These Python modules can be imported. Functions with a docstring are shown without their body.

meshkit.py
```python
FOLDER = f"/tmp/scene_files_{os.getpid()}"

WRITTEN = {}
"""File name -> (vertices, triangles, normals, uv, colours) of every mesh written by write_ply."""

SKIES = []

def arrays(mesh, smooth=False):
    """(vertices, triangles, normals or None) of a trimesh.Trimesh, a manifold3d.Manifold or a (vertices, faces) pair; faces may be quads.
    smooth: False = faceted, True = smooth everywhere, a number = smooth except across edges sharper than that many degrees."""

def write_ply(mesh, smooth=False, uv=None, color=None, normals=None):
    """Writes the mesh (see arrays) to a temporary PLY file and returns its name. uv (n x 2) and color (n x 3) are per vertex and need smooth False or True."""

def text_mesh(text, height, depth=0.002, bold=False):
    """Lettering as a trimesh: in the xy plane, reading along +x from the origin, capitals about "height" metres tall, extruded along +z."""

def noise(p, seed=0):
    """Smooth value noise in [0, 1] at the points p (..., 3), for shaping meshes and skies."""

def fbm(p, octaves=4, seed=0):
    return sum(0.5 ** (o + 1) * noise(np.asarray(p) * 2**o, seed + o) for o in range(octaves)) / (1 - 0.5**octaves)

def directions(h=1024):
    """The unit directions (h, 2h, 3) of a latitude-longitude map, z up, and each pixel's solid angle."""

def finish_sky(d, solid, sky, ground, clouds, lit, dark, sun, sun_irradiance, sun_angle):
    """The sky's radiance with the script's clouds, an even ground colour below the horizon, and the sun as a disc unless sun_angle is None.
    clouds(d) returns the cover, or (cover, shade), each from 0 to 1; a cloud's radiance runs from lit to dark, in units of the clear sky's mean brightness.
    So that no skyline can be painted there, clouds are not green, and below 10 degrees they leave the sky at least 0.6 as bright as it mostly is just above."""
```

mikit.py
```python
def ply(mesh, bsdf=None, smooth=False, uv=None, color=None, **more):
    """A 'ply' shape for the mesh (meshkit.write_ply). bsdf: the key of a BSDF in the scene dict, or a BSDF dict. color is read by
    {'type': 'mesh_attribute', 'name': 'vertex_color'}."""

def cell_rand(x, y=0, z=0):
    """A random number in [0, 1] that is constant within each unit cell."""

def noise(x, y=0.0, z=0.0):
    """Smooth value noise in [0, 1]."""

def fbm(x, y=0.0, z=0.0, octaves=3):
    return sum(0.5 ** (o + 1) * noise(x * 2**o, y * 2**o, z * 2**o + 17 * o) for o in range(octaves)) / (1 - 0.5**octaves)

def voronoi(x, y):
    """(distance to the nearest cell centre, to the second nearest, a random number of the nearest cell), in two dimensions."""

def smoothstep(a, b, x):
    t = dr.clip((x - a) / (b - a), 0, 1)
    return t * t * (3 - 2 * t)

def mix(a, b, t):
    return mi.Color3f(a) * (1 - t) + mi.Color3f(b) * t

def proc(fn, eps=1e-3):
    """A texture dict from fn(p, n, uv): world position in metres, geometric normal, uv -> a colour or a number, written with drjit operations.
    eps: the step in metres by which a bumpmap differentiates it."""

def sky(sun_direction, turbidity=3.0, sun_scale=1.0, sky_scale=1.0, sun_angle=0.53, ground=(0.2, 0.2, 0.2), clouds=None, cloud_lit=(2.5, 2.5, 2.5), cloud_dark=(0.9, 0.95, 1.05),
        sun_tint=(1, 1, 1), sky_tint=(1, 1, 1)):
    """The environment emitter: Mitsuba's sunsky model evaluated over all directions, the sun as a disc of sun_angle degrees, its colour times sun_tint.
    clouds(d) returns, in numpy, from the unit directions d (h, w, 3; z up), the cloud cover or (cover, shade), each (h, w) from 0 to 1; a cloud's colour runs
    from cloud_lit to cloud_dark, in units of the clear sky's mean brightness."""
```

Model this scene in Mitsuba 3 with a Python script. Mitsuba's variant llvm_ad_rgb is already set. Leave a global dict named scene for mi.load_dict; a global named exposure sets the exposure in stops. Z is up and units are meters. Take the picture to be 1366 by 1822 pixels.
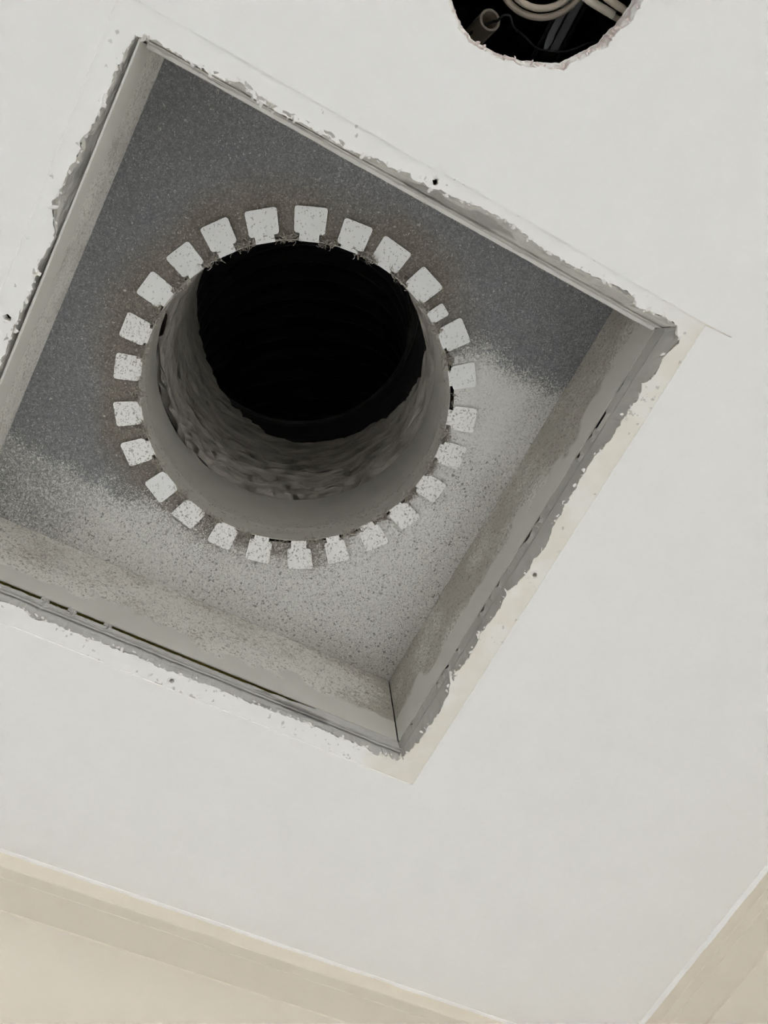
import math, random
import numpy as np, trimesh, drjit as dr, mitsuba as mi, mikit, meshkit
from shapely.geometry import Polygon, Point, box as rect
from mikit import noise, fbm, voronoi, smoothstep, mix, proc

# ---------------------------------------------------------------- camera, sky, exposure
S = 0.55                      # metres from the lens up to the ceiling; lengths marked "u" below are in this unit
CAM_Z = 1.95                  # lens height above the floor
CEIL = CAM_Z + S              # 2.50 m
T = mi.ScalarTransform4f
RM = np.array([[0.8794347715718919, 0.41196875186443555, 0.23848737919972468],
               [-0.4698309274444307, 0.8317308761014823, 0.2957746597600385],
               [-0.07650739942646233, -0.3721632668960218, 0.925008713800189]])   # columns: image right, image down, view
M4 = np.eye(4)
M4[:3, 0], M4[:3, 1], M4[:3, 2], M4[:3, 3] = -RM[:, 0], -RM[:, 1], RM[:, 2], (0, 0, CAM_Z)
scene, labels = {}, {}
scene['camera'] = {'type': 'perspective', 'fov': 2 * math.degrees(math.atan(683 / 1758.66)), 'fov_axis': 'x',
                   'near_clip': 0.01, 'far_clip': 100.0, 'to_world': T(M4.tolist())}
scene['sky'] = mikit.sky((0.35, 0.75, 0.75), turbidity=4.0, sun_scale=0.25, sky_scale=1.0, ground=(0.33, 0.33, 0.32), sky_tint=(0.98, 1.0, 1.035), sun_tint=(0.98, 1.0, 1.035),
                         clouds=lambda d: (0.75 + 0.0 * d[..., 2], 0.4 + 0.0 * d[..., 2]), cloud_lit=(2.48, 2.5, 2.50), cloud_dark=(0.90, 0.95, 1.03))
exposure = 5.42
# openings of the room that let the daylight in: wall, from, to (m along the wall), sill, head
OPENINGS = {'top': (-1.0, 0.5, 0.0, 2.45), 'left': None, 'bottom': None, 'right': None}

rng = np.random.default_rng(7)
random.seed(7)

# ---------------------------------------------------------------- measures (u)
ZT = 1.1643                                   # the top of the recessed duct box
BX0, BX1, BY0, BY1 = -0.1524, 0.4231, 0.0128, 0.5883   # its inner faces
GX0, GX1, GY0, GY1 = -0.1867, 0.4600, -0.0153, 0.6242  # paint line left by the old grille
CX, CY, RC = 0.1357, 0.2888, 0.1855           # collar
BOARD = 0.0205                                # plasterboard thickness
CRY, CRX = 0.9214, 0.9536                     # where the cornice meets the ceiling
RX0, RY0 = -5.2, -4.6                         # far walls
WALLP = 0.145                                 # cornice projection
ROOF = 2.5


def W(a):
    """u coordinates with z measured from the lens -> metres in the room"""
    a = np.asarray(a, float)
    return np.stack([a[..., 0] * S, a[..., 1] * S, CAM_Z + a[..., 2] * S], -1)


# ---------------------------------------------------------------- helpers
def add(key, mesh, bsdf, smooth=False, label=None, cat=None, kind=None, group=None, **more):
    scene[key] = mikit.ply(mesh, bsdf, smooth=smooth, **more)
    tag(key, label, cat, kind, group)
    return key


def tag(key, label=None, cat=None, kind=None, group=None):
    d = {k: v for k, v in (('label', label), ('category', cat), ('kind', kind), ('group', group)) if v}
    if d:
        labels[key] = d


def num(base, i):
    return base if i == 0 else f'{base}_{i:03d}'


def cuboid(x0, x1, y0, y1, z0, z1):
    m = trimesh.creation.box((x1 - x0, y1 - y0, z1 - z0))
    m.apply_translation(((x0 + x1) / 2, (y0 + y1) / 2, (z0 + z1) / 2))
    return m


def sheet(P, thick, closed_u=False):
    """A grid of points (m, n, 3) made a solid sheet: the grid is its front, the back lies 'thick' behind it (against the normal)."""
    P = np.asarray(P, float)
    m, n = P.shape[:2]
    if closed_u:
        du = np.roll(P, -1, 0) - np.roll(P, 1, 0)
    else:
        du = np.gradient(P, axis=0)
    dv = np.gradient(P, axis=1)
    N = np.cross(du, dv)
    N /= np.maximum(np.linalg.norm(N, axis=-1, keepdims=True), 1e-12)
    V = np.concatenate([P.reshape(-1, 3), (P - N * thick).reshape(-1, 3)])
    idx = np.arange(m * n).reshape(m, n)
    if closed_u:
        a, b = idx, np.roll(idx, -1, 0)
        q = np.stack([a[:, :-1], b[:, :-1], b[:, 1:], a[:, 1:]], -1).reshape(-1, 4)
        rims = [(a[:, 0], b[:, 0], True), (a[:, -1], b[:, -1], False)]
    else:
        q = np.stack([idx[:-1, :-1], idx[1:, :-1], idx[1:, 1:], idx[:-1, 1:]], -1).reshape(-1, 4)
        rims = [(idx[:-1, 0], idx[1:, 0], True), (idx[:-1, -1], idx[1:, -1], False),
                (idx[0, :-1], idx[0, 1:], False), (idx[-1, :-1], idx[-1, 1:], True)]
    o = m * n
    faces = [q, q[:, ::-1] + o]
    for a, b, flip in rims:
        s = np.stack([a, a + o, b + o, b], -1)
        faces.append(s if flip else s[:, ::-1])
    return V, np.concatenate(faces)


def tube(path, r, sides=8, caps=True):
    """A round tube along the points of path; r a number or one per point."""
    path = np.asarray(path, float)
    k = len(path)
    r = np.broadcast_to(r, (k,))
    t = np.gradient(path, axis=0)
    t /= np.maximum(np.linalg.norm(t, axis=1, keepdims=True), 1e-12)
    a = np.cross(t[0], [0.31, 0.77, 0.55])
    a /= np.linalg.norm(a)
    rings = []
    for i in range(k):
        a = a - t[i] * (a @ t[i])
        a /= np.linalg.norm(a)
        b = np.cross(t[i], a)
        ang = np.arange(sides) * 2 * math.pi / sides
        rings.append(path[i] + r[i] * (np.cos(ang)[:, None] * a + np.sin(ang)[:, None] * b))
    V = np.concatenate(rings)
    f = []
    for i in range(k - 1):
        for j in range(sides):
            p, q = i * sides + j, i * sides + (j + 1) % sides
            f += [(p, q, q + sides), (p, q + sides, p + sides)]
    if caps:
        for j in range(1, sides - 1):
            f += [(0, j + 1, j), ((k - 1) * sides, (k - 1) * sides + j, (k - 1) * sides + j + 1)]
    return trimesh.Trimesh(V, np.array(f), process=False)


def spline(points, n):
    from scipy.interpolate import CubicSpline
    p = np.asarray(points, float)
    d = np.r_[0, np.cumsum(np.linalg.norm(np.diff(p, axis=0), axis=1))]
    return CubicSpline(d, p)(np.linspace(0, d[-1], n))


def lumps(centres, sizes, flat=0.6, rot=True):
    """Irregular broken bits, one low-poly lump at each centre, as one mesh"""
    base = trimesh.creation.icosahedron()
    out_v, out_f = [], []
    for i, (c, s) in enumerate(zip(centres, sizes)):
        v = base.vertices * (1 + rng.uniform(-0.45, 0.35, (12, 1)))
        v = v * np.array([rng.uniform(0.7, 1.6), rng.uniform(0.5, 1.0), flat]) * s
        a = rng.uniform(0, 2 * math.pi)
        R = np.array([[math.cos(a), -math.sin(a), 0], [math.sin(a), math.cos(a), 0], [0, 0, 1]])
        out_v.append(v @ R.T + c)
        out_f.append(base.faces + 12 * i)
    return np.concatenate(out_v), np.concatenate(out_f)


def fibres(centres, length, r, curl=1.0, seg=6):
    """Curled lint hairs as one mesh of thin three-sided tubes"""
    out = []
    for c in centres:
        d = rng.normal(size=3)
        d[2] = -abs(d[2]) * 0.5
        d /= np.linalg.norm(d)
        L = length * rng.uniform(0.4, 1.2)
        p = [np.array(c)]
        for _ in range(seg):
            d = d + rng.normal(size=3) * 0.55 * curl
            d /= np.linalg.norm(d)
            p.append(p[-1] + d * L / seg)
        out.append(tube(p, r * rng.uniform(0.6, 1.3), 3))
    return trimesh.util.concatenate(out)


# ---------------------------------------------------------------- materials
def rough(color, roughness=0.7, bump=None, scale=0.001, eps=3e-4, spec=0.3, metallic=0.0):
    c = color if isinstance(color, dict) else {'type': 'rgb', 'value': list(color)}
    b = {'type': 'principled', 'base_color': c, 'roughness': roughness, 'specular': spec, 'metallic': metallic}
    if bump is not None:
        b = {'type': 'bumpmap', 'arbitrary': proc(bump, eps), 'scale': scale, 'bsdf': b}
    return {'type': 'twosided', 'bsdf': b}


def grain(p, k):
    """matted short fibres, 0..1"""
    wx, wy = noise(p.x * k * .5, p.y * k * .5, p.z * k * .5 + 3), noise(p.x * k * .5, p.y * k * .5, p.z * k * .5 + 40)
    x, y, z = p.x * k + 2.2 * wx, p.y * k + 2.2 * wy, p.z * k
    a = noise(x * 0.9 + y * 0.3, y * 0.9 - x * 0.3, z)
    b = noise(x * 1.7 - y * 0.9, y * 1.7 + x * 0.9, z * 1.6 + 31)
    return a * 0.55 + b * 0.45


def dots(x, y, k, few):
    """separate ragged specks of mixed size; few = share of cells without one"""
    j = noise(x * k * 3.1, y * k * 3.1, 5.0) - 0.5
    i = noise(x * k * 2.3 + 50, y * k * 2.3, 8.0) - 0.5
    d, _, w = voronoi(x * k + 0.45 * j, y * k + 0.45 * i)
    size = 0.34 * smoothstep(few - 0.1, 1.0, w) * (1 + 0.9 * j)
    return smoothstep(size + 0.09, size - 0.07, d) * smoothstep(few, few + 0.02, w)


PAINT = (0.80, 0.79, 0.755)


def f_paint_bump(p, n, uv):
    return fbm(p.x * 260, p.y * 260, p.z * 260, 2)


def f_paint(p, n, uv):
    m = fbm(p.x * 9, p.y * 9, p.z * 9, 2)
    return mix((0.795, 0.782, 0.742), (0.805, 0.797, 0.765), m)


scene['m_paint'] = rough(proc(f_paint), 0.75, f_paint_bump, 0.00012)


def f_board(p, n, uv):
    # the bare band under the old grille: white primer, yellowed in blotches along the right-hand side and bottom corner
    x, y = p.x / S, p.y / S
    m = fbm(p.x * 34, p.y * 34, p.z * 34 + 5, 3)
    reach = smoothstep(0.36, 0.44, x + (m - 0.5) * 0.14)
    spots = smoothstep(0.35, 0.62, fbm(p.x * 60, p.y * 60, 3.0, 3))
    c = mix((0.80, 0.79, 0.75), (0.735, 0.70, 0.615), reach * (0.5 + 0.5 * spots))
    dirt = dr.maximum(smoothstep(0.71, 0.76, fbm(p.x * 420, p.y * 420, 7.0, 3)) * smoothstep(0.66, 0.8, noise(p.x * 45, p.y * 45, 2.0)), dots(p.x, p.y, 380, 0.972))
    return mix(c, (0.42, 0.40, 0.36), dirt * 0.7)


def f_board_bump(p, n, uv):
    return fbm(p.x * 330, p.y * 330, p.z * 330, 3)


scene['m_board'] = rough(proc(f_board), 0.85, f_board_bump, 0.00025)


def f_gypsum(p, n, uv):
    m = fbm(p.x * 90, p.y * 90, p.z * 90, 3)
    s = smoothstep(0.52, 0.66, fbm(p.x * 40 + 7, p.y * 40, p.z * 160, 3))
    c = mix((0.40, 0.385, 0.345), (0.56, 0.545, 0.50), m)
    return mix(c, (0.22, 0.21, 0.19), s * 0.6)


def f_gypsum_bump(p, n, uv):
    return fbm(p.x * 260, p.y * 260, p.z * 420, 3)


scene['m_gypsum'] = rough(proc(f_gypsum), 0.9, f_gypsum_bump, 0.0011)
def f_cut(p, n, uv):
    m = fbm(p.x * 120, p.y * 120, p.z * 200, 3)
    return mix((0.70, 0.69, 0.64), (0.52, 0.455, 0.42), smoothstep(0.45, 0.62, m))


scene['m_cut'] = rough(proc(f_cut), 0.9, f_gypsum_bump, 0.0006)
scene['m_crumb'] = rough((0.74, 0.72, 0.68), 0.9)
scene['m_paper'] = rough((0.62, 0.53, 0.49), 0.9)


def f_top(p, n, uv):
    # white paint under a felt of grey dust; the dust is matted on the upper-left half, its right end also painting the rim's shade, and thin and speckled below and right of the collar
    x, y = p.x / S, p.y / S
    wob = fbm(p.x * 18, p.y * 18, 4.0, 3) - 0.5
    edge = mi.Float(0.495) - 0.37 * smoothstep(0.06, 0.32, x)
    mat_shade = smoothstep(0.05, -0.035, y - edge + wob * 0.10)  # matted dust; right of the collar it also paints the upper rim's cast shade
    r = dr.sqrt(dr.square(x - CX) + dr.square(y - CY))
    near = smoothstep(0.262, 0.215, r + wob * 0.07) * smoothstep(0.33, 0.22, x + wob * 0.1)
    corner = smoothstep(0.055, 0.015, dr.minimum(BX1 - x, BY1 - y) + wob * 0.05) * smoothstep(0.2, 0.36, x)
    left = smoothstep(0.02, -0.10, x + wob * 0.1) * 0.25
    clean = smoothstep(0.30, 0.33, x + wob * 0.05) * smoothstep(0.30, 0.22, y + wob * 0.08)
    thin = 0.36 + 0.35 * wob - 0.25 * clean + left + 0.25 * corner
    cover = dr.maximum(dr.maximum(thin, 0.95 * mat_shade), 0.70 * near)
    g = grain(p, 1500.0)
    g2 = grain(p + 0.37, 1300.0)
    dust = smoothstep(0.16, -0.16, g - (0.26 + 0.52 * cover))
    clump = dr.maximum(dots(p.x, p.y, 820, 0.68), dots(p.x + .3, p.y, 430, 0.88)) * (1 - mat_shade) * smoothstep(0.12, 0.4, cover + wob * .4)
    fluff = smoothstep(0.3, 0.75, g2)
    cloud = fbm(p.x * 22, p.y * 22, 6.0, 3)
    felt = mix((0.165, 0.167, 0.169), (0.30, 0.305, 0.307), fluff * (0.55 + 0.9 * (cloud - 0.25)))
    brown = mix((0.15, 0.132, 0.108), (0.27, 0.245, 0.205), fluff)
    thinly = mix((0.47, 0.458, 0.415), (0.61, 0.595, 0.545), fluff)
    coat = mix(thinly, felt, dr.clip(1.6 * dr.maximum(mat_shade, left * 2), 0, 1))
    coat = mix(coat, brown, near)
    c = mix(mix((0.70, 0.69, 0.64), (0.76, 0.75, 0.695), fluff), coat, dust)
    c = mix(c, (0.17, 0.16, 0.135), 0.8 * clump)
    return c


def f_felt(p, n, uv):
    return grain(p, 1300.0)


scene['m_top'] = rough(proc(f_top), 0.95, f_felt, 0.00055, spec=0.1)


def wall_coat(p, along, seed):
    # bare grey paint at the lip, a speckled crust of dust and overspray above a ragged line
    h = (p.z - CAM_Z) / S
    wob = fbm(along * 45, h * 26, seed, 3) - 0.5
    crust = smoothstep(-0.006, 0.006, h - 1.062 + wob * 0.07)
    g = grain(p, 1300.0) * 0.85 + 0.15 * noise(p.x * 260, p.y * 260, p.z * 260)
    return crust, g


def f_wall(p, n, uv):
    along = p.x * dr.abs(n.y) + p.y * dr.abs(n.x)
    crust, g = wall_coat(p, along, 3.0)
    h = (p.z - CAM_Z) / S
    m = fbm(p.x * 30, p.y * 30, p.z * 30, 2)
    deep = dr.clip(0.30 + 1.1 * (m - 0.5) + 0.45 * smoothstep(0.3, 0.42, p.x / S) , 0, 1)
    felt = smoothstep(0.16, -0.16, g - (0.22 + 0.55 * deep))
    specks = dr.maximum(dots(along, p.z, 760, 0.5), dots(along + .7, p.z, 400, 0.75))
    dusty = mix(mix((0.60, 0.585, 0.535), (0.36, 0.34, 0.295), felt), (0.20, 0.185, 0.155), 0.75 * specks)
    base = mix((0.475, 0.462, 0.42), (0.51, 0.50, 0.455), fbm(p.x * 40, p.y * 40, p.z * 40, 2))
    return mix(base, dusty, crust)


def f_wall_bump(p, n, uv):
    along = p.x * dr.abs(n.y) + p.y * dr.abs(n.x)
    crust, g = wall_coat(p, along, 3.0)
    return g * crust


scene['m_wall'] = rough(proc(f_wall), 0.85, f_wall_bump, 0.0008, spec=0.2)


def f_lip(p, n, uv):
    m = fbm(p.x * 60, p.y * 60, p.z * 200, 3)
    s = smoothstep(0.56, 0.68, fbm(p.x * 26 + 3, p.y * 26, p.z * 300, 3))
    return mix(mix((0.36, 0.35, 0.32), (0.46, 0.455, 0.43), m), (0.13, 0.125, 0.12), s * 0.55)


def f_lip_plain(p, n, uv):
    m = fbm(p.x * 50, p.y * 50, p.z * 160, 3)
    return mix((0.29, 0.28, 0.25), (0.36, 0.35, 0.315), m)


scene['m_lip_plain'] = rough(proc(f_lip_plain), 0.6, f_gypsum_bump, 0.0002)
scene['m_lip'] = rough(proc(f_lip), 0.6, f_gypsum_bump, 0.00035)
scene['m_strip'] = rough((0.60, 0.59, 0.55), 0.6, f_gypsum_bump, 0.00025)


def f_tab(p, n, uv):
    s = dr.maximum(dots(p.x, p.y, 900, 0.45), dots(p.x + .5, p.y, 480, 0.75))
    return mix((0.86, 0.85, 0.80), (0.27, 0.255, 0.215), s * 0.8)


def f_tab_clean(p, n, uv):
    s = dots(p.x, p.y, 800, 0.8)
    return mix((0.84, 0.84, 0.81), (0.30, 0.28, 0.24), s * 0.7)


scene['m_tab'] = rough(proc(f_tab), 0.55)
scene['m_tab_clean'] = rough(proc(f_tab_clean), 0.55)


def f_collar(p, n, uv):
    m = fbm(p.x * 55, p.y * 55, p.z * 55, 3)
    s = smoothstep(0.66, 0.78, grain(p, 700.0)) * smoothstep(0.02, 0.0, dr.abs((p.z - CAM_Z) / S - 1.197) - 0.012)
    return mix(mix((0.40, 0.385, 0.34), (0.46, 0.445, 0.395), m), (0.20, 0.185, 0.155), s)


scene['m_collar'] = rough(proc(f_collar), 0.6, f_felt, 0.00012)


def f_sleeve(p, n, uv):
    m = fbm(p.x * 70, p.y * 70, p.z * 120, 3)
    g = grain(p, 700.0)
    return mix((0.34, 0.31, 0.265), (0.72, 0.675, 0.60), dr.clip(m * 0.9 + g * 0.35 - 0.12, 0, 1))


def f_sleeve_bump(p, n, uv):
    dx, dy = p.x / S - CX, p.y / S - CY
    q = dr.rsqrt(dr.square(dx) + dr.square(dy) + 1e-6)
    c, s, z = dx * q, dy * q, (p.z - CAM_Z) / S
    w = fbm(c * 3, s * 3, z * 9, 2)
    a = 1 - dr.abs(2 * fbm(c * 1.7 + 7, s * 1.7, z * 60 + 5.0 * w, 3) - 1)
    b = 1 - dr.abs(2 * fbm(c * 5 + z * 12, s * 5, z * 90 + 20, 2) - 1)
    return 0.7 * dr.square(a) + 0.3 * dr.square(b)


scene['m_sleeve'] = rough(proc(f_sleeve), 0.9, f_sleeve_bump, 0.03, spec=0.15)
scene['m_core'] = rough((0.10, 0.10, 0.097), 0.55, spec=0.3)   # dark grey plastic liner
scene['m_wire'] = rough((0.26, 0.26, 0.25), 0.4, spec=0.4)
scene['m_lint'] = rough((0.52, 0.49, 0.43), 0.95)
scene['m_lint_dark'] = rough((0.30, 0.272, 0.225), 0.95)
scene['m_batt'] = rough((0.42, 0.34, 0.08), 0.95)
scene['m_rust'] = rough((0.26, 0.10, 0.05), 0.9)
scene['m_hole'] = rough((0.12, 0.10, 0.08), 0.9)


def f_trim(p, n, uv):
    return mix((0.69, 0.63, 0.53), (0.72, 0.66, 0.56), fbm(p.x * 7, p.y * 7, p.z * 7, 2))


scene['m_trim'] = rough(proc(f_trim), 0.45)
scene['m_caulk'] = rough((0.88, 0.875, 0.85), 0.5)
scene['m_room'] = rough((0.86, 0.855, 0.85), 0.8)
scene['m_floor'] = rough((0.15, 0.145, 0.14), 0.5)
scene['m_slab'] = rough((0.30, 0.30, 0.29), 0.95)
scene['m_cable'] = rough((0.62, 0.53, 0.42), 0.55)
scene['m_cable_pale'] = rough((0.80, 0.73, 0.60), 0.55)
scene['m_tube'] = rough((0.46, 0.40, 0.32), 0.7)
scene['m_black'] = rough((0.035, 0.035, 0.034), 0.5)
scene['m_steel'] = rough((0.36, 0.365, 0.37), 0.42, metallic=1.0)

# ---------------------------------------------------------------- room shell
X0, X1 = RX0 * S, (CRX + WALLP) * S
Y0, Y1 = RY0 * S, (CRY + WALLP) * S
ZR = CAM_Z + ROOF * S
add('floor', cuboid(X0 - .15, X1 + .15, Y0 - .15, Y1 + .15, -0.1, 0), 'm_floor', kind='structure')
def room_wall(side):
    a0, a1 = (X0 - .15, X1 + .15) if side in ('top', 'bottom') else (Y0, Y1)
    shape = rect(a0, 0, a1, ZR)
    if OPENINGS[side]:
        o0, o1, z0, z1 = OPENINGS[side]
        shape = shape.difference(rect(o0, z0, o1, z1))
    m = trimesh.creation.extrude_polygon(shape, 0.15)
    v = m.vertices
    at = {'top': Y0 - .15, 'bottom': Y1, 'left': X0 - .15, 'right': X1}[side]
    V = np.c_[v[:, 0], at + v[:, 2], v[:, 1]] if side in ('top', 'bottom') else np.c_[at + v[:, 2], v[:, 0], v[:, 1]]
    m = trimesh.Trimesh(V, m.faces, process=False)
    m.fix_normals()
    add('wall_' + side, m, 'm_room', kind='structure')


for side in ('bottom', 'right', 'top', 'left'):
    room_wall(side)
add('roof_slab', cuboid(X0 - .15, X1 + .15, Y0 - .15, Y1 + .15, ZR, ZR + 0.1), 'm_slab', kind='structure')

# ---------------------------------------------------------------- ragged opening
RIM_TOP = [[-0.1611, 0.0118], [-0.151, 0.0074], [-0.1395, 0.0064], [-0.1309, 0.0075], [-0.103, 0.0083], [-0.0805, 0.0086], [-0.0582, 0.0019], [-0.0462, 0.0091], [-0.0176, 0.0086], [0.0047, 0.0067], [0.0167, 0.007], [0.0322, 0.006], [0.0471, 0.0083], [0.0643, 0.0043], [0.0809, 0.0012], [0.0952, 0.0028], [0.1108, -0.0003], [0.1242, 0.0014], [0.1402, -0.0001], [0.1488, -0.0017], [0.1587, -0.001], [0.1909, -0.006], [0.2198, -0.0075], [0.2649, -0.0018], [0.3122, -0.0016], [0.3753, -0.0057], [0.3844, 0.0025], [0.4173, -0.0015], [0.4333, -0.0012]]
RIM_RIGHT = [[0.4467, 0.0151], [0.4409, 0.0288], [0.4405, 0.0432], [0.4418, 0.0602], [0.4355, 0.0682], [0.4403, 0.0809], [0.4387, 0.1061], [0.4378, 0.1384], [0.4333, 0.1658], [0.4344, 0.1907], [0.4345, 0.2203], [0.4364, 0.2532], [0.442, 0.278], [0.4379, 0.2947], [0.4394, 0.3095], [0.4368, 0.3289], [0.431, 0.3444], [0.4343, 0.3628], [0.4323, 0.3864], [0.4302, 0.4062], [0.4339, 0.4259], [0.4341, 0.45], [0.427, 0.4686], [0.4372, 0.4919], [0.4392, 0.5231], [0.4366, 0.5675], [0.4318, 0.5886], [0.4269, 0.5999]]
RIM_BOTTOM = [[0.4146, 0.6002], [0.3996, 0.6054], [0.3835, 0.6012], [0.3592, 0.6001], [0.3144, 0.6009], [0.2859, 0.6004], [0.2536, 0.6019], [0.2291, 0.6023], [0.2046, 0.6021], [0.1797, 0.6004], [0.1595, 0.6025], [0.1406, 0.6024], [0.1224, 0.6037], [0.0995, 0.6015], [0.0732, 0.602], [0.0477, 0.6021], [0.0296, 0.6036], [0.009, 0.6032], [-0.0104, 0.6023], [-0.0308, 0.6051], [-0.0509, 0.5994], [-0.0648, 0.5999], [-0.09, 0.602], [-0.12, 0.6005], [-0.15, 0.601]]
RIM_LEFT = [[-0.162, 0.595], [-0.165, 0.56], [-0.163, 0.5], [-0.166, 0.44], [-0.163, 0.39], [-0.1625, 0.3436], [-0.1637, 0.3232], [-0.1643, 0.2997], [-0.1643, 0.2829], [-0.1616, 0.2613], [-0.1648, 0.2364], [-0.1608, 0.2147], [-0.1662, 0.1963], [-0.1747, 0.1816], [-0.1711, 0.1637], [-0.1714, 0.1474], [-0.1686, 0.1335], [-0.1705, 0.1161], [-0.1673, 0.0995], [-0.1651, 0.0874], [-0.1668, 0.0753], [-0.1639, 0.0609], [-0.1659, 0.0481], [-0.1648, 0.03], [-0.1623, 0.0192]]


def ragged(poly, step, amp, seed):
    """Subdivides a closed outline and roughens it (u)"""
    p = np.asarray(poly, float)
    out = []
    for a, b in zip(p, np.roll(p, -1, 0)):
        k = max(1, int(np.linalg.norm(b - a) / step))
        out.append(a + (b - a) * (np.arange(k) / k)[:, None])
    q = np.concatenate(out)
    q3 = np.c_[q * 260, np.zeros(len(q))]
    d = np.stack([meshkit.fbm(q3, 3, seed) - 0.5, meshkit.fbm(q3, 3, seed + 9) - 0.5], -1)
    return q + 2 * amp * d


RIM = ragged(RIM_TOP + RIM_RIGHT + RIM_BOTTOM + RIM_LEFT, 0.0022, 0.0024, 3)
HC, HR = np.array([0.1535, -0.209]), 0.0755
HOLE_KNOWN = [[0.0787, -0.1514], [0.0876, -0.1432], [0.0947, -0.1381], [0.1118, -0.1325], [0.1386, -0.1336], [0.1651, -0.1409], [0.1940, -0.1548], [0.2098, -0.1747], [0.2192, -0.1895], [0.2208, -0.1968], [0.2271, -0.2163], [0.2282, -0.2327]]
hfit = np.array(HOLE_KNOWN)
A_ = np.c_[2 * hfit, np.ones(len(hfit))]
s_ = np.linalg.lstsq(A_, (hfit ** 2).sum(1), rcond=None)[0]
HC, HR = s_[:2], float(np.sqrt(s_[2] + s_[0] ** 2 + s_[1] ** 2))
ang0 = math.atan2(*(hfit[-1] - HC)[::-1])
ang1 = math.atan2(*(hfit[0] - HC)[::-1]) - 2 * math.pi
rest = [HC + HR * (1 + rng.uniform(-.02, .02)) * np.array([math.cos(a), math.sin(a)]) for a in np.linspace(ang0, ang1, 16)[1:-1]]
HOLE = ragged(np.array(HOLE_KNOWN + [list(r) for r in rest]), 0.0022, 0.0016, 5)

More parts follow.
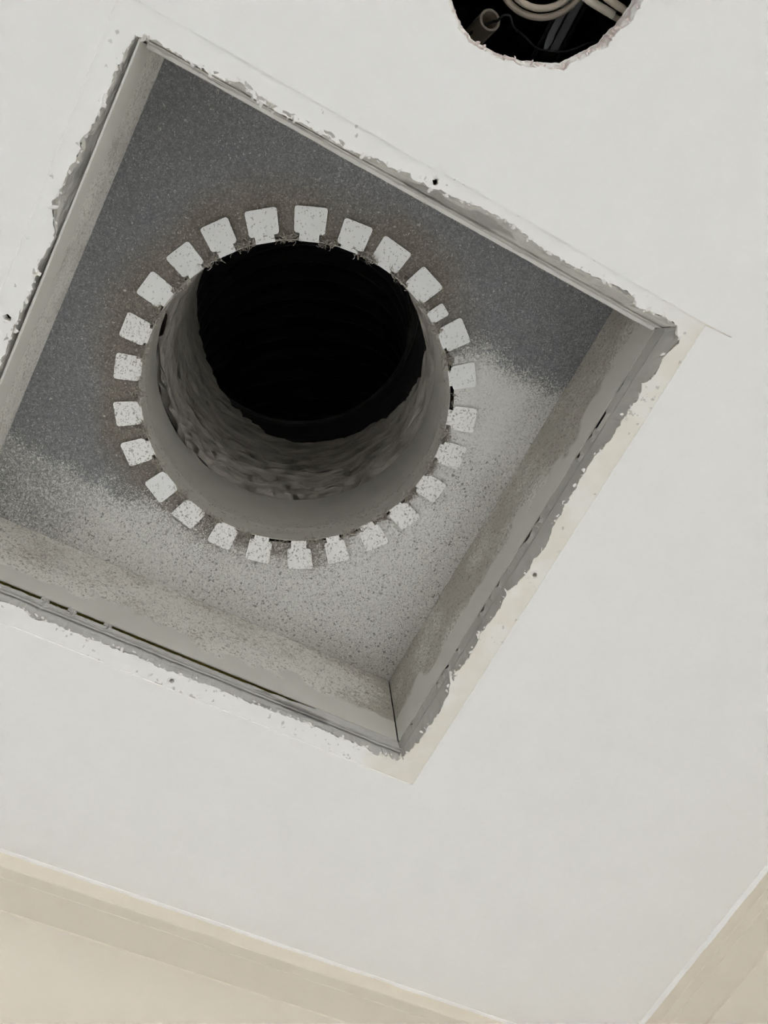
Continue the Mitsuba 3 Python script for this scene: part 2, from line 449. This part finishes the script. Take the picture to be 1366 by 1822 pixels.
SCREWS = [(0.1406, -0.0064, 0.0030), (0.4488, 0.3112, 0.0030), (0.1367, 0.6142, 0.0030), (-0.1727, 0.3029, 0.0036)]
outer = rect(RX0 - .1, RY0 - .1, CRX + WALLP + .05, CRY + WALLP + .05)
HOLE_OUT = np.array([HC + (q - HC) * (1 + (0.0052 + 0.007 * (meshkit.fbm(np.r_[q * 160, 1.0][None], 3, 31)[0] - .5)) / np.linalg.norm(q - HC)) for q in HOLE])
board = outer.difference(Polygon(RIM).buffer(0)).difference(Polygon(HOLE_OUT).buffer(0))
for i, (x, y, r) in enumerate(SCREWS):
    k = np.linspace(0, 2 * math.pi, 11)[:-1]
    rr = r * (1 + rng.uniform(-.25, .25, 10))
    board = board.difference(Polygon(np.c_[x + rr * np.cos(k), y + rr * np.sin(k)]))
if board.geom_type != 'Polygon':
    board = max(board.geoms, key=lambda g: g.area)


def plate(poly, z0, z1):
    """A flat plate of the outline poly (u) between two heights (u above the lens)"""
    m = trimesh.creation.extrude_polygon(poly, 1.0)
    v = np.array(m.vertices)
    v[:, 2] = z0 + (z1 - z0) * v[:, 2]
    return trimesh.Trimesh(W(v), m.faces, process=False)


add('ceiling', plate(board, 1.0, 1.0 + BOARD), 'm_board', kind='structure')
# finishing paint: a film that stops at the old grille's outline, torn along its top edge
tear = [(GX1, GY0 + .001), (0.4919, -0.0167), (0.4832, -0.0289), (0.478, -0.0175), (GX1 - .004, GY0 - .0012)]
line = [(GX0, GY1), (GX1, GY1), (GX1, GY0)]
xs = np.linspace(GX1 - .006, GX0 + .006, 60)
line += [(x, GY0 - .0006 + 0.0016 * (meshkit.noise(np.array([x * 60, 1.5, 0.5])) - .5) - (0.0012 if 0.14 < x < 0.32 else 0)) for x in xs]
line += [(GX0, GY0 + .002)]
film = outer.difference(Polygon(line).buffer(0)).difference(Polygon(HOLE_OUT).buffer(0.0004))
film = film.difference(Polygon([(0.3196, -0.0167), (0.455, -0.0160), (0.4919, -0.0172), (0.4919, -0.0163), (0.457, -0.0140), (0.3196, -0.0140)]))
if film.geom_type != 'Polygon':
    film = max(film.geoms, key=lambda g: g.area)
add('ceiling__paint_film', plate(film, 0.9985, 1.0), 'm_paint', label='painted ceiling surface ending at the outline of the removed grille')

for i, (x, y, r) in enumerate(SCREWS):
    k = np.arange(10) * 2 * math.pi / 10
    ring0 = np.c_[x + r * 1.3 * np.cos(k), y + r * 1.3 * np.sin(k), np.full(10, 1.0 + BOARD * .5)]
    ring1 = np.c_[x + r * .3 * np.cos(k), y + r * .3 * np.sin(k), np.full(10, 1.0 + BOARD * .9)]
    v = W(np.concatenate([ring0, ring1, [[x, y, 1.0 + BOARD * .92]]]))
    f = []
    for j in range(10):
        a, b = j, (j + 1) % 10
        f += [(a, b, b + 10), (a, b + 10, a + 10), (a + 10, b + 10, 20)]
    key = num('ceiling__screw_hole', i)
    add(key, trimesh.Trimesh(v, f, process=False), 'm_rust' if i in (1, 2) else 'm_hole')
    # burr of plaster pushed out round the hole
    c, sz = [], []
    for a in rng.uniform(0, 2 * math.pi, 11):
        q = r * rng.uniform(1.15, 1.7)
        c.append((x + q * math.cos(a), y + q * math.sin(a), 0.9995))
        sz.append(rng.uniform(.0007, .0014) * S)
    add(key + '__burr', lumps(W(np.array(c)), sz, 0.5), 'm_crumb')

# broken edge of the board and the filled joint between board and duct box, one sheet per side (profile: offset from the box face, height)
rim_pts = np.array(RIM)


def rim_at(side, t):
    """offset of the ragged rim from the box face at positions t along that side"""
    ax = {'top': 0, 'bottom': 0, 'left': 1, 'right': 1}[side]
    sel = {'top': rim_pts[:, 1] < 0.0125, 'bottom': rim_pts[:, 1] > 0.596, 'left': rim_pts[:, 0] < -0.158, 'right': rim_pts[:, 0] > 0.4255}[side]
    q = rim_pts[sel]
    q = q[np.argsort(q[:, ax])]
    v = np.interp(t, q[:, ax], q[:, 1 - ax])
    return {'top': BY0 - v, 'bottom': v - BY1, 'left': BX0 - v, 'right': v - BX1}[side]


def edge_sheet(side, profile, n, rough_amp, seed, gap=None, thick=0.004):
    lo, hi = {'top': (BX0, BX1), 'bottom': (BX0, BX1), 'left': (BY0, BY1), 'right': (BY0, BY1)}[side]
    s = np.linspace(0, 1, n)
    base = lo + (hi - lo) * s
    rim = rim_at(side, np.linspace(lo - .008, hi + .008, n))
    rows = []
    # refine the profile
    prof = np.array(profile, float)
    fine = []
    for a, b in zip(prof[:-1], prof[1:]):
        k = max(1, int(np.hypot(*(b - a)) / 0.0011))
        fine += [a + (b - a) * j / k for j in range(k)]
    fine = np.array(fine + [prof[-1]])
    last = prof[-1, 0]
    for u, z in fine:
        off = u + (rim - last) * np.clip(u / last, 0, 1) ** 2
        t = lo - np.maximum(off, 0) + (hi - lo + 2 * np.maximum(off, 0)) * s
        P = np.c_[t * 150, off * 330 + 5, np.full(n, z * 330)]
        d = meshkit.fbm(P, 4, seed) - 0.5
        d2 = meshkit.fbm(P * 0.35, 3, seed + 5) - 0.5
        w = rough_amp * np.clip((u + .001) / last, 0.12, 1) * (0.55 if u > last - 1e-6 else 1)
        zz = z + w * (d * 1.3 + d2 * 0.9)
        oo = off + w * 0.7 * d2 * (0 if u > last - 1e-6 else 1)
        if gap is not None and u < profile[1][0]:
            zz = zz + gap(base) * (1 - u / profile[1][0])
        zz = np.maximum(zz, 1.0003)
        rows.append(np.stack({'top': (t, BY0 - oo, zz), 'bottom': (t, BY1 + oo, zz), 'left': (BX0 - oo, t, zz), 'right': (BX1 + oo, t, zz)}[side], -1))
    P = W(np.array(rows))
    if side in ('top', 'right'):
        P = P[:, ::-1]
    return sheet(P, thick * S)


def gap_bottom(t):
    m = meshkit.fbm(np.c_[t * 90, t * 0 + 2.2, t * 0], 4, 4)
    g = np.clip(0.80 + 0.5 * (m - 0.5), 0.55, 1.0)
    g = np.where((np.abs(t + .028) < .0012) | (np.abs(t - .0035) < .0014) | (np.abs(t + .085) < .0011) | (np.abs(t - .046) < .0010), -0.35, g)
    g = np.where((t < .31) & (t > -.13), g, 0.1)
    taper = np.clip((0.36 - t) / 0.12, 0.12, 1) * np.clip((t + 0.12) / 0.05, 0.25, 1)
    return 0.0055 - 0.0125 * np.where(g < 0, -.1, g) * taper


def gap_right(t):
    m = meshkit.fbm(np.c_[t * 110, t * 0 + 7.2, t * 0], 4, 8)
    g = np.clip((m - 0.50) / 0.16, 0, 1) * np.clip((t - .04) / .05, 0, 1)
    return 0.0030 - 0.0078 * g


add('ceiling__plaster_edge', edge_sheet('top', [(-0.0038, 1.0250), (0.0018, 1.0205), (0.0030, 1.0150), (0.0045, 1.0165), (0.0085, 1.0085), (0.0128, 1.0002)], 700, 0.0042, 11), 'm_gypsum', label='broken plaster edge along the top side of the opening')
add('ceiling__plaster_edge_001', edge_sheet('right', [(0.0008, 1.0180), (0.0046, 1.0120), (0.0051, 1.0108), (0.0056, 1.0118), (0.0100, 1.0065), (0.0150, 1.0002)], 900, 0.0011, 21, gap_right), 'm_lip_plain', label='smoothed grey plaster edge with a hairline crack along the right side')
add('ceiling__plaster_edge_002', edge_sheet('bottom', [(0.0004, 1.0185), (0.0048, 1.0120), (0.0058, 1.0082), (0.0068, 1.0128), (0.0098, 1.0075), (0.0137, 1.0002)], 1400, 0.0005, 31, gap_bottom), 'm_lip', label='grey filled edge below a long dark crack on the bottom side')
add('ceiling__plaster_edge_003', edge_sheet('left', [(0.0055, 1.0225), (0.0068, 1.0150), (0.0105, 1.0095), (0.0128, 1.0050), (0.0150, 1.0002)], 700, 0.0050, 41), 'm_gypsum', label='chipped plaster edge behind a gap on the left side')

# chipped bevel round the sawn hole: a pale slope from the ceiling face up into the board
rows = []
for i_, (f_, z_) in enumerate(((0, 1.0001), (.35, 1.0030), (.75, 1.0062), (1.0, 1.0105), (1.0, 1.0205))):
    q = HOLE_OUT + (HOLE - HOLE_OUT) * f_
    rows.append(np.c_[q, z_ + .0028 * (meshkit.fbm(np.c_[q * 330, 0 * q[:, 0] + i_], 3, 35) - .5) * (0 < i_ < 4)])
add('ceiling__hole_edge', sheet(W(np.array(rows)).transpose(1, 0, 2), .002 * S, closed_u=True), 'm_cut', label='chipped pale plaster edge of the round hole')
# crumbs and torn paper on the cut edges
sel = rng.choice(len(RIM), 330, replace=False)
c = np.c_[RIM[sel] + rng.normal(0, .0012, (330, 2)), rng.uniform(0.9992, 1.004, 330)]
add('ceiling__plaster_crumbs', lumps(W(c), rng.uniform(.0007, .0027, 330) * S * rng.choice([1, 1, 1.5], 330), 0.55), 'm_crumb', kind='stuff')
sel = rng.choice(len(HOLE), 130)
c = np.c_[HOLE_OUT[sel] * .5 + HOLE[sel] * .5 + rng.normal(0, .0010, (130, 2)), rng.uniform(0.9990, 1.003, 130)]
add('ceiling__paper_fringe', lumps(W(c), rng.uniform(.0007, .0022, 130) * S, 0.35), 'm_paper', kind='stuff')
sel = rng.choice(len(HOLE), 90)
c = np.c_[HOLE_OUT[sel] + rng.normal(0, .0009, (90, 2)), rng.uniform(0.9990, 1.003, 90)]
add('ceiling__plaster_crumbs_001', lumps(W(c), rng.uniform(.0007, .0019, 90) * S, 0.4), 'm_crumb', kind='stuff')

# ---------------------------------------------------------------- cornice
CROWN = [(0, 0), (0, .0225), (.0010, .0236), (.0150, .0240), (.0156, .0247), (.034, .0258), (.048, .0278), (.0575, .0292), (.0580, .0318), (.0640, .0350), (.076, .044), (.090, .060), (.103, .083), (.113, .108), (.121, .134), (.128, .155), (.134, .165), (.134, .195), (.145, .2)]


def crown(kind):
    rows = []
    for p, d in CROWN:
        z = 1.0 - d - 0.0008
        if kind == 'y':
            rows.append([(RX0, CRY + p, z), (CRX + p, CRY + p, z)])
        else:
            rows.append([(CRX + p, RY0, z), (CRX + p, CRY + p, z)])
    P = W(np.array(rows))
    return sheet(P if kind == 'y' else P[:, ::-1], 0.004 * S)


add('trim_1', crown('y'), 'm_trim', smooth=35, kind='structure')
add('trim_2', crown('x'), 'm_trim', smooth=35, kind='structure')
for i, (k, a) in enumerate((('y', CRY), ('x', CRX))):
    # caulk line where the ceiling paint laps on to the cornice
    n = 400
    t = np.linspace(-1.2, (CRX if k == 'y' else CRY) + .002, n)
    w = 0.0034 + 0.0018 * (meshkit.fbm(np.c_[t * 40, t * 0, t * 0], 3, 50 + i) - .5) + (0.003 if k == 'x' else 0)
    rows = [(a - .0042 + 0 * t, .9990 + 0 * t), (a - .0030 - 0.2 * w, .9972 + 0 * t), (a - .0012, 1 - w), (a + .0004 + 0 * t, 1 - w * 1.1)]
    P = np.array([np.stack((t, o + 0 * t, z + 0 * t) if k == 'y' else (o + 0 * t, t, z + 0 * t), -1) for o, z in rows])
    P = W(P)
    add(num('ceiling__caulk_line', i), sheet(P if k == 'y' else P[:, ::-1], .0008 * S), 'm_caulk', smooth=40)

# ---------------------------------------------------------------- duct box
tag('duct_box', 'square recessed sheet metal duct box coated in grey dust', 'duct box')
hole_r = 0.1905
top = rect(BX0 - .002, BY0 - .002, BX1 + .002, BY1 + .002).difference(Point(CX + .0012, CY).buffer(hole_r, 96))
add('duct_box__top_panel', plate(top, ZT, ZT + .002), 'm_top', label='top panel half matted with dark dust and painted rim shade, half speckled white')


def panel(side):
    n, m = 90, 26
    zb = {'top': 1.0205, 'right': 1.0212, 'bottom': 1.0225, 'left': 1.0040}[side]
    s, z = np.linspace(.0016, .9984, n)[:, None], np.linspace(zb, ZT - .0013, m)[None, :]
    lo, hi = (BX0, BX1) if side in ('top', 'bottom') else (BY0, BY1)
    t = lo + (hi - lo) * s + 0 * z
    dent = 0.0022 * (meshkit.fbm(np.stack([t * 9, z * 7 + 0 * t, 0 * t + ord(side[0])], -1), 3) - .5) * np.sin(np.pi * np.clip((z - zb) / (ZT - zb), 0, 1)) * np.sin(np.pi * s)
    lean = 0.0041 * (ZT - z) / (ZT - 1.004) if side == 'left' else 0
    o = dent - lean
    zz = z + 0 * t
    P = {'top': (t, BY0 + o, zz), 'bottom': (t, BY1 - o, zz), 'left': (BX0 + o, t, zz), 'right': (BX1 - o, t, zz)}[side]
    P = W(np.stack(P, -1))
    if side in ('bottom', 'left'):
        P = P[::-1]
    return sheet(P[::-1], .0015 * S)


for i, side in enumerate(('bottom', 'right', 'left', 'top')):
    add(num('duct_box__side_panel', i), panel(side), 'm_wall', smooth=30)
# folded bottom edge of the left panel, paler than the panel
n = 200
t = np.linspace(BY0, BY1, n)
e = W(np.c_[-0.1566 + 0.0007 * (meshkit.fbm(np.c_[t * 12, t * 0, t * 0], 2, 3) - .5), t, 1.0035 + 0.002 * (meshkit.fbm(np.c_[t * 15, t * 0 + 4, t * 0], 2, 6) - .5)])
add('duct_box__folded_edge', tube(e, 0.0011 * S, 6), 'm_strip', label='pale folded edge of the left panel')
# folded lip of the top panel side, seen below the dark recess
t = np.linspace(BX0, BX1, 300)
jag = 0.0010 * (meshkit.fbm(np.c_[t * 60, t * 0, t * 0], 3, 77) - .5)
rows = [(t, 0.0166 + jag, 0 * t + 1.0262), (t, 0.0160 + jag, 0 * t + 1.0240), (t, 0.0118 + jag * .5, 0 * t + 1.0212), (t, 0.0085 + 0 * t, 0 * t + 1.0206)]
add('duct_box__folded_edge_001', sheet(W(np.array([np.stack(r, -1) for r in rows]))[:, ::-1], .0012 * S), 'm_strip', smooth=40, label='pale folded lip along the top side')
# hairs hanging on the lip
c = np.c_[rng.normal(0.131, 0.006, 7), np.full(7, 0.0165), np.full(7, 1.025)]
c2 = np.c_[rng.uniform(BX0, BX1, 26), np.full(26, 0.0164), np.full(26, 1.025)]
hm = trimesh.util.concatenate([fibres(W(c), 0.011, 0.00010, 0.5, 8), fibres(W(c2), 0.0035, 0.00009, 0.8, 5)])
add('duct_box__lint', hm, 'm_lint', kind='stuff')
# rock wool packed behind the bottom crack
t = np.linspace(-0.14, 0.40, 140)
rows = []
for a in np.linspace(0, 2 * math.pi, 11)[:-1]:
    w = 0.85 + 0.5 * (meshkit.fbm(np.c_[t * 60, t * 0 + 2 * math.cos(a), t * 0 + 2 * math.sin(a)], 3, 90) - .5)
    rows.append(np.c_[t, BY1 + .020 + .0135 * w * math.cos(a), 1.0415 + .0135 * w * math.sin(a)])
add('insulation_strip', sheet(W(np.array(rows))[:, ::-1], .001, closed_u=True), 'm_batt', smooth=50, label='olive yellow insulation strip behind the crack under the box', cat='insulation')

# ---------------------------------------------------------------- collar
tag('duct_collar', 'round grey spin collar with a ring of white bent tabs', 'duct collar')
prof = [(0, ZT - .0022), (0, 1.178), (-.0008, 1.183), (.0004, 1.188), (-.0018, 1.1925), (-.0018, 1.199), (.0006, 1.203), (0, 1.209), (0, 1.24), (-.0003, 1.27), (0, 1.3035), (.0012, 1.305)]
th = np.linspace(0, 2 * math.pi, 181)[:-1]


def ring_sheet(profile, thick, wob=0.0):
    rows = []
    for dr_, z in profile:
        r = RC + dr_ + wob * (meshkit.fbm(np.stack([np.cos(th) * 2, np.sin(th) * 2, th * 0 + z * 4], -1), 2, 13) - .5)
        rows.append(np.c_[CX + r * np.cos(th), CY + r * np.sin(th), th * 0 + z])
    return sheet(W(np.array(rows)).transpose(1, 0, 2)[::-1], thick * S, closed_u=True)


add('duct_collar__ring', ring_sheet(prof, .0013, .002), 'm_collar', smooth=40)
rows = []
for k in range(300):   # crimped bead
    a = k * 2 * math.pi / 300
    r = RC - .0016
    rows.append((CX + r * math.cos(a), CY + r * math.sin(a), 1.1955 + .0016 * (k % 2)))
add('duct_collar__crimp_bead', lumps(W(np.array(rows)), np.full(300, .0011 * S), 1.0), 'm_collar', kind='stuff')

TABS = [(-112.0, 57, 1), (-97.6, 52, 1), (-84.2, 57, 1), (-69.7, 53, 1), (-58.9, 25, 1), (-49.4, 49, 1), (-34.8, 47, 1), (-19.9, 48, 0), (-6.3, 47, 0), (7.7, 45, 0), (21.9, 46, 0), (35.5, 47, 0), (49.6, 43, 0), (63.0, 49, 0), (77.4, 47, 0), (91.1, 47, 0), (105.6, 50, 0), (119.8, 50, 1), (134.2, 47, 0), (148.0, 47, 0), (164.2, 48, 0), (177.1, 46, 0), (191.9, 49, 1), (206.0, 50, 1), (219.0, 52, 1), (232.9, 56, 1)]
TR = [.0042, -.0004, -.0011, -.0022, -.0067, -.0005, -.0007, .0016, -.0001, -.0018, -.0008, .0023, .0028, .0067, .0014, -.0022, -.0035, -.0033, .0004, -.0019, -.0031, -.0009, .0014, .0004, .0042, .0035]


def rounded(poly, r):
    return Polygon(poly).buffer(-r, 4).buffer(r, 4)


for i, ((a, w, clean), rr) in enumerate(zip(TABS, TR)):
    hw = w / 1758.66 * ZT / 2
    small = w < 30
    mid = 0.2043 + rr
    r0, r1 = (mid - .0145, mid + .0150) if not small else (mid - .010, mid + .010)
    nk = hw * (0.60 if not small else .8)
    skew = rng.uniform(-.0018, .0018)
    head = rounded([(r0, -hw * .92), (r1, -hw + skew), (r1 + rng.uniform(-.001, .001), hw + skew), (r0, hw * .92)], 0.0034 if not small else .0025)
    neck = rect(RC - .0002, -nk, r0 + .004, nk)
    shp = head.union(neck)
    m = trimesh.creation.extrude_polygon(shp, .0016)
    v = np.array(m.vertices)
    lift = rng.uniform(.0030, .0052)
    k1, k2 = rng.uniform(-.06, .06), rng.uniform(-.07, .07)
    z = ZT - lift + v[:, 2] + np.clip((v[:, 0] - RC) / .02, 0, 1) * .0004 + k1 * (v[:, 0] - mid) + k2 * v[:, 1]
    z = np.where(v[:, 0] < RC + .0005, z - .0002, z)
    ca, sa = math.cos(math.radians(a)), math.sin(math.radians(a))
    P = np.c_[CX + v[:, 0] * ca - v[:, 1] * sa, CY + v[:, 0] * sa + v[:, 1] * ca, z]
    add(num('duct_collar__tab', i), trimesh.Trimesh(W(P), m.faces, process=False), 'm_tab_clean' if clean else 'm_tab')

angs = [t[0] for t in TABS] + [TABS[0][0] + 360]
cl, cd = [], []
for i in range(26):
    a0, a1 = angs[i], angs[i + 1]
    if angs[i] in (-34.8,) or 62 < angs[i] < 64:
        dens = 6
    else:
        dens = 75
    for _ in range(dens):
        a = math.radians(rng.normal((a0 + a1) / 2, (a1 - a0) * .16))
        r = RC + rng.uniform(-.001, .0085) * rng.uniform(.5, 1)
        (cl if rng.random() < .42 else cd).append((CX + r * math.cos(a), CY + r * math.sin(a), ZT - rng.uniform(-.001, .005)))
add('duct_collar__lint', fibres(W(np.array(cl)), .0052, .00019, 1.4, 6), 'm_lint', kind='stuff')
add('duct_collar__lint_001', fibres(W(np.array(cd)), .0052, .00026, 1.4, 6), 'm_lint_dark', kind='stuff')

c, sz = [], []
for i in range(26):
    a0, a1 = angs[i], angs[i + 1]
    for _ in range(3 if -35 < a0 < -33 or 62 < a0 < 64 else 16):
        a = math.radians(rng.normal((a0 + a1) / 2, (a1 - a0) * .15))
        r = RC + rng.uniform(.0012, .0075)
        c.append((CX + r * math.cos(a), CY + r * math.sin(a), ZT + rng.uniform(-.0022, .0005)))
        sz.append(rng.uniform(.0007, .0021) * S)
add('duct_collar__dust_clumps', lumps(W(np.array(c)), sz, 0.7), 'm_lint_dark', kind='stuff')

# ---------------------------------------------------------------- flexible duct
tag('flexible_duct', 'crumpled grey flexible duct with a black ribbed inside rising from the collar', 'flexible duct')
BEND = math.radians(62)
bd = np.array([math.cos(BEND), math.sin(BEND), 0.0])


def axis(s):
    """centre line: straight up, then bending over towards bd (u); s is arc length from z = 1.29"""
    R, L = 0.36, 0.50
    s = np.asarray(s, float)
    a = np.clip((s - L) / R, 0, math.pi / 2)
    tail = np.maximum(s - L - R * math.pi / 2, 0)
    z = 1.29 + np.minimum(s, L) + R * np.sin(a)
    h = R * (1 - np.cos(a)) + tail
    return np.c_[CX + bd[0] * h, CY + bd[1] * h, z], np.c_[bd[0] * np.sin(a), bd[1] * np.sin(a), np.cos(a)]


def swept(s, th, r):
    """points at arc length s, angle th, radius r"""
    c, t = axis(s)
    side = np.array([-bd[1], bd[0], 0.0])
    out = np.cross(side, t)       # towards bd when upright
    return c + r[:, None] * ((np.cos(th - BEND))[:, None] * out + (np.sin(th - BEND))[:, None] * side)


nt, ns = 600, 320
TH = np.linspace(-math.pi, math.pi, nt + 1)[:-1]
deg = np.degrees(TH)
top_z = np.interp(deg, [-180, -120, -60, -32, 0, 20, 45, 70, 100, 125, 150, 180], [1.72, 1.5, 1.37, 1.37, 1.45, 1.50, 1.53, 1.55, 1.62, 1.70, 1.75, 1.72])
def folds(z, k, seed, pitch, warp):
    """a cloth pushed together: overlapping folds, each with a slow rise and a sharp drop"""
    P = np.stack([np.cos(TH) * k, np.sin(TH) * k, z * 7], -1)
    ph = z / pitch + warp * meshkit.fbm(P, 4, seed) + 0.35 * np.sin(TH + seed)
    f = ph - np.floor(ph)
    depth = 0.35 + 1.1 * meshkit.noise(np.stack([np.cos(TH) * 3, np.sin(TH) * 3, np.floor(ph) * 1.7], -1), seed + 3)
    return depth * np.interp(f, [0, .42, .90, 1], [0, -.3, .7, 0])


loose = np.clip(1.3 * np.exp(-((np.mod(deg + 360, 360) - 158) / 40.0) ** 2), 0, 1)   # where the hem hangs clear of the collar
rows = []
for j in range(ns):
    f = (j / (ns - 1)) ** 1.25
    s = 0.034 * loose + f * (top_z - 1.29 - 0.034 * loose)
    z = 1.29 + s
    P2 = np.stack([np.cos(TH) * 12 + z * 9, np.sin(TH) * 12 - z * 7, z * 60], -1)
    amp = np.clip((z - 1.300) / .016, 0, 1)
    r = np.interp(z, [1.29, 1.302, 1.314, 1.345, 1.5, 1.75], [.1915, .1905, .1875, .1815, .1785, .1755])
    r = r * (1 - loose) + np.minimum(r, .1815) * loose
    r = r - amp * (-0.0170 * (1 - .7 * f) * folds(z, 1.3, 61, .036, 3.6) - 0.0080 * (1 - .6 * f) * folds(z, 2.6, 71, .017, 2.6) + 0.0035 * (meshkit.fbm(P2, 3, 62) - .5))
    rows.append(swept(s, TH, r))
P = W(np.array(rows)).transpose(1, 0, 2)[::-1]
add('flexible_duct__sleeve', sheet(P, .0015 * S, closed_u=True), 'm_sleeve', smooth=True, label='crumpled dusty grey sleeve')
nt2, ns2 = 120, 400
TH2 = np.linspace(0, 2 * math.pi, nt2 + 1)[:-1]
rows = []
PITCH = 0.034
for s in np.linspace(0.03, 1.3, ns2):
    ph = 2 * math.pi * (s / PITCH) + TH2
    rows.append(swept(np.full(nt2, s), TH2, np.interp(s, [0.0, .055, .12, 1.3], [.1925, .1945, .226, .226]) + .0035 * np.cos(ph)))
add('flexible_duct__core', sheet(W(np.array(rows)).transpose(1, 0, 2)[::-1], .0015 * S, closed_u=True), 'm_core', smooth=60, label='black ribbed inner core')
ss = np.linspace(0.50, 1.28, 23 * 48)
wire = swept(ss, -2 * math.pi * ss / PITCH + math.pi, np.full(len(ss), .2221))
add('flexible_duct__wire_spiral', tube(W(wire), .0011 * S, 5), 'm_wire', smooth=60, label='thin spiral wire')

# ---------------------------------------------------------------- inside the downlight hole
k = np.linspace(0, 2 * math.pi * 2.3, 170)
coil_r = 0.0495 - 0.0085 * np.clip((k - 1.2) / (2 * math.pi), 0, 1.1)
coil = np.c_[0.1469 + coil_r * np.cos(k - 1.6), -0.2348 + coil_r * np.sin(k - 1.6), 1.088 + 0.004 * np.sin(k * .5)]
lead = spline([coil[-1], coil[-1] + [-.014, -.010, .002], (.060, -.262, 1.060), (-.02, -.285, 1.0252), (-.12, -.30, 1.0246), (-.4, -.33, 1.0246)], 60)
add('cable_coil', tube(W(np.r_[coil, lead[1:]]), .0035 * S, 10), 'm_cable', smooth=50,
    label='loops of cream cable coiled inside the round hole', cat='cable')
CABLES = [([(0.160, -0.262, 1.10), (0.178, -0.232, 1.062), (0.1902, -0.2252, 1.06), (0.2077, -0.2236, 1.06), (0.2195, -0.2239, 1.06), (0.2285, -0.2242, 1.06)], .0042, 'm_cable_pale', 'pale cream cable with a cut end pointing at the right edge of the round hole'),
          ([(0.172, -0.272, 1.09), (0.195, -0.235, 1.051), (0.2059, -0.2315, 1.047), (0.2198, -0.2303, 1.047), (0.2298, -0.2301, 1.047), (0.2434, -0.2297, 1.047), (0.29, -0.222, 1.05)], .0038, 'm_cable', 'beige cable running over the right edge of the round hole'),
          ([(0.215, -0.2270, 1.078), (0.2325, -0.2264, 1.075), (0.2389, -0.2259, 1.072), (0.2454, -0.2254, 1.068), (0.29, -0.22, 1.06)], .0030, 'm_cable', 'short dull cable behind the cut cable end in the round hole')]
for i, (pts, r, m, lab) in enumerate(CABLES):
    far = [(.13 + .03 * i, -.50, 1.0255), (.14 + .03 * i, -.36, 1.0262), (.148 + .028 * i, -.31, 1.05)] if i < 2 else []   # laid over the board beyond the hole
    path = spline(far + pts, 90)
    add(num('cable', i), tube(W(path), r * S, 10), m, smooth=50, label=lab, cat='cable')
# conduit with a black wire coming out of it
mouth, back = np.array([0.1296, -0.1712, 1.118]), np.array([0.1262, -0.1480, 1.175])
ax = (back - mouth) / np.linalg.norm(back - mouth)
prof = [(.0088, .004), (.0088, 0), (.0112, 0), (.0112, .075), (.0088, .075)]
e1 = np.cross(ax, [1, 0, 0]); e1 /= np.linalg.norm(e1); e2 = np.cross(ax, e1)
an = np.linspace(0, 2 * math.pi, 33)[:-1]
rows = [mouth + ax * h + r * (np.cos(an)[:, None] * e1 + np.sin(an)[:, None] * e2) for r, h in [(.0086, .07), (.0086, .0005), (.0092, 0), (.0112, 0), (.0116, .0008), (.0116, .07)]]
V = W(np.array(rows)).reshape(-1, 3)
F = [(i * 32 + j, i * 32 + (j + 1) % 32, (i + 1) * 32 + (j + 1) % 32, (i + 1) * 32 + j) for i in range(5) for j in range(32)]
mm = trimesh.Trimesh(V, [t for q in F for t in ((q[0], q[1], q[2]), (q[0], q[2], q[3]))], process=False)
add('conduit_tube', mm, 'm_tube', smooth=40, label='short beige conduit tube with its open end facing into the round hole', cat='tube')
wire_pts = [mouth + ax * .05, mouth + ax * .012, (0.1354, -0.1734, 1.121), (0.1367, -0.1744, 1.115), (0.1393, -0.1806, 1.11), (0.1442, -0.1827, 1.11), (0.1504, -0.1779, 1.11), (0.1569, -0.1759, 1.115), (0.1686, -0.1755, 1.12), (0.1765, -0.1738, 1.12), (0.1837, -0.1713, 1.115), (0.191, -0.1719, 1.11), (0.2013, -0.1754, 1.105), (0.2116, -0.181, 1.105), (0.2233, -0.1924, 1.11), (.26, -.21, 1.12)]
add('black_wire', tube(W(spline(wire_pts, 160)), .0013 * S, 8), 'm_black', smooth=50, label='thin kinked black wire coming out of the conduit tube', cat='wire')
# steel channel of the suspended ceiling
tag('ceiling_channel', 'galvanised steel ceiling channel seen through the round hole', 'channel')


def bar(prof, y0, y1, n=40):
    t = np.linspace(y0, y1, n)
    rows = [np.c_[0 * t + x, t, 0 * t + z] for x, z in prof]
    return sheet(W(np.array(rows)), .0008 * S)


add('ceiling_channel__web', bar([(.1935, 1.150), (.1945, 1.1475), (.2010, 1.1475), (.2018, 1.150), (.2085, 1.178), (.2175, 1.178)], -.52, -.187), 'm_steel', smooth=30)
add('ceiling_channel__flange', bar([(.1905, 1.146), (.1918, 1.1440), (.1930, 1.1465), (.1935, 1.172)], -.52, -.05), 'm_steel', smooth=30)
add('ceiling_channel__flange_001', bar([(.2188, 1.172), (.2196, 1.1700), (.2212, 1.1705), (.2220, 1.185)], -.52, -.05), 'm_steel', smooth=30)
tip = trimesh.creation.extrude_polygon(Polygon([(.1935, -.193), (.2012, -.193), (.2015, -.186), (.1990, -.1765), (.1972, -.1755), (.1945, -.186)]), .004)
v = np.array(tip.vertices)
v[:, 2] = 1.141 + v[:, 2] - .0016 * (np.abs(v[:, 0] - .1975) < .002)
add('ceiling_channel__clip', trimesh.Trimesh(W(v), tip.faces, process=False), 'm_steel', label='pointed steel clip')
add('ceiling_channel__hanger', tube(W(np.array([(.2, -.40, 1.15), (.2, -.40, ROOF)])), .003 * S, 8), 'm_steel')
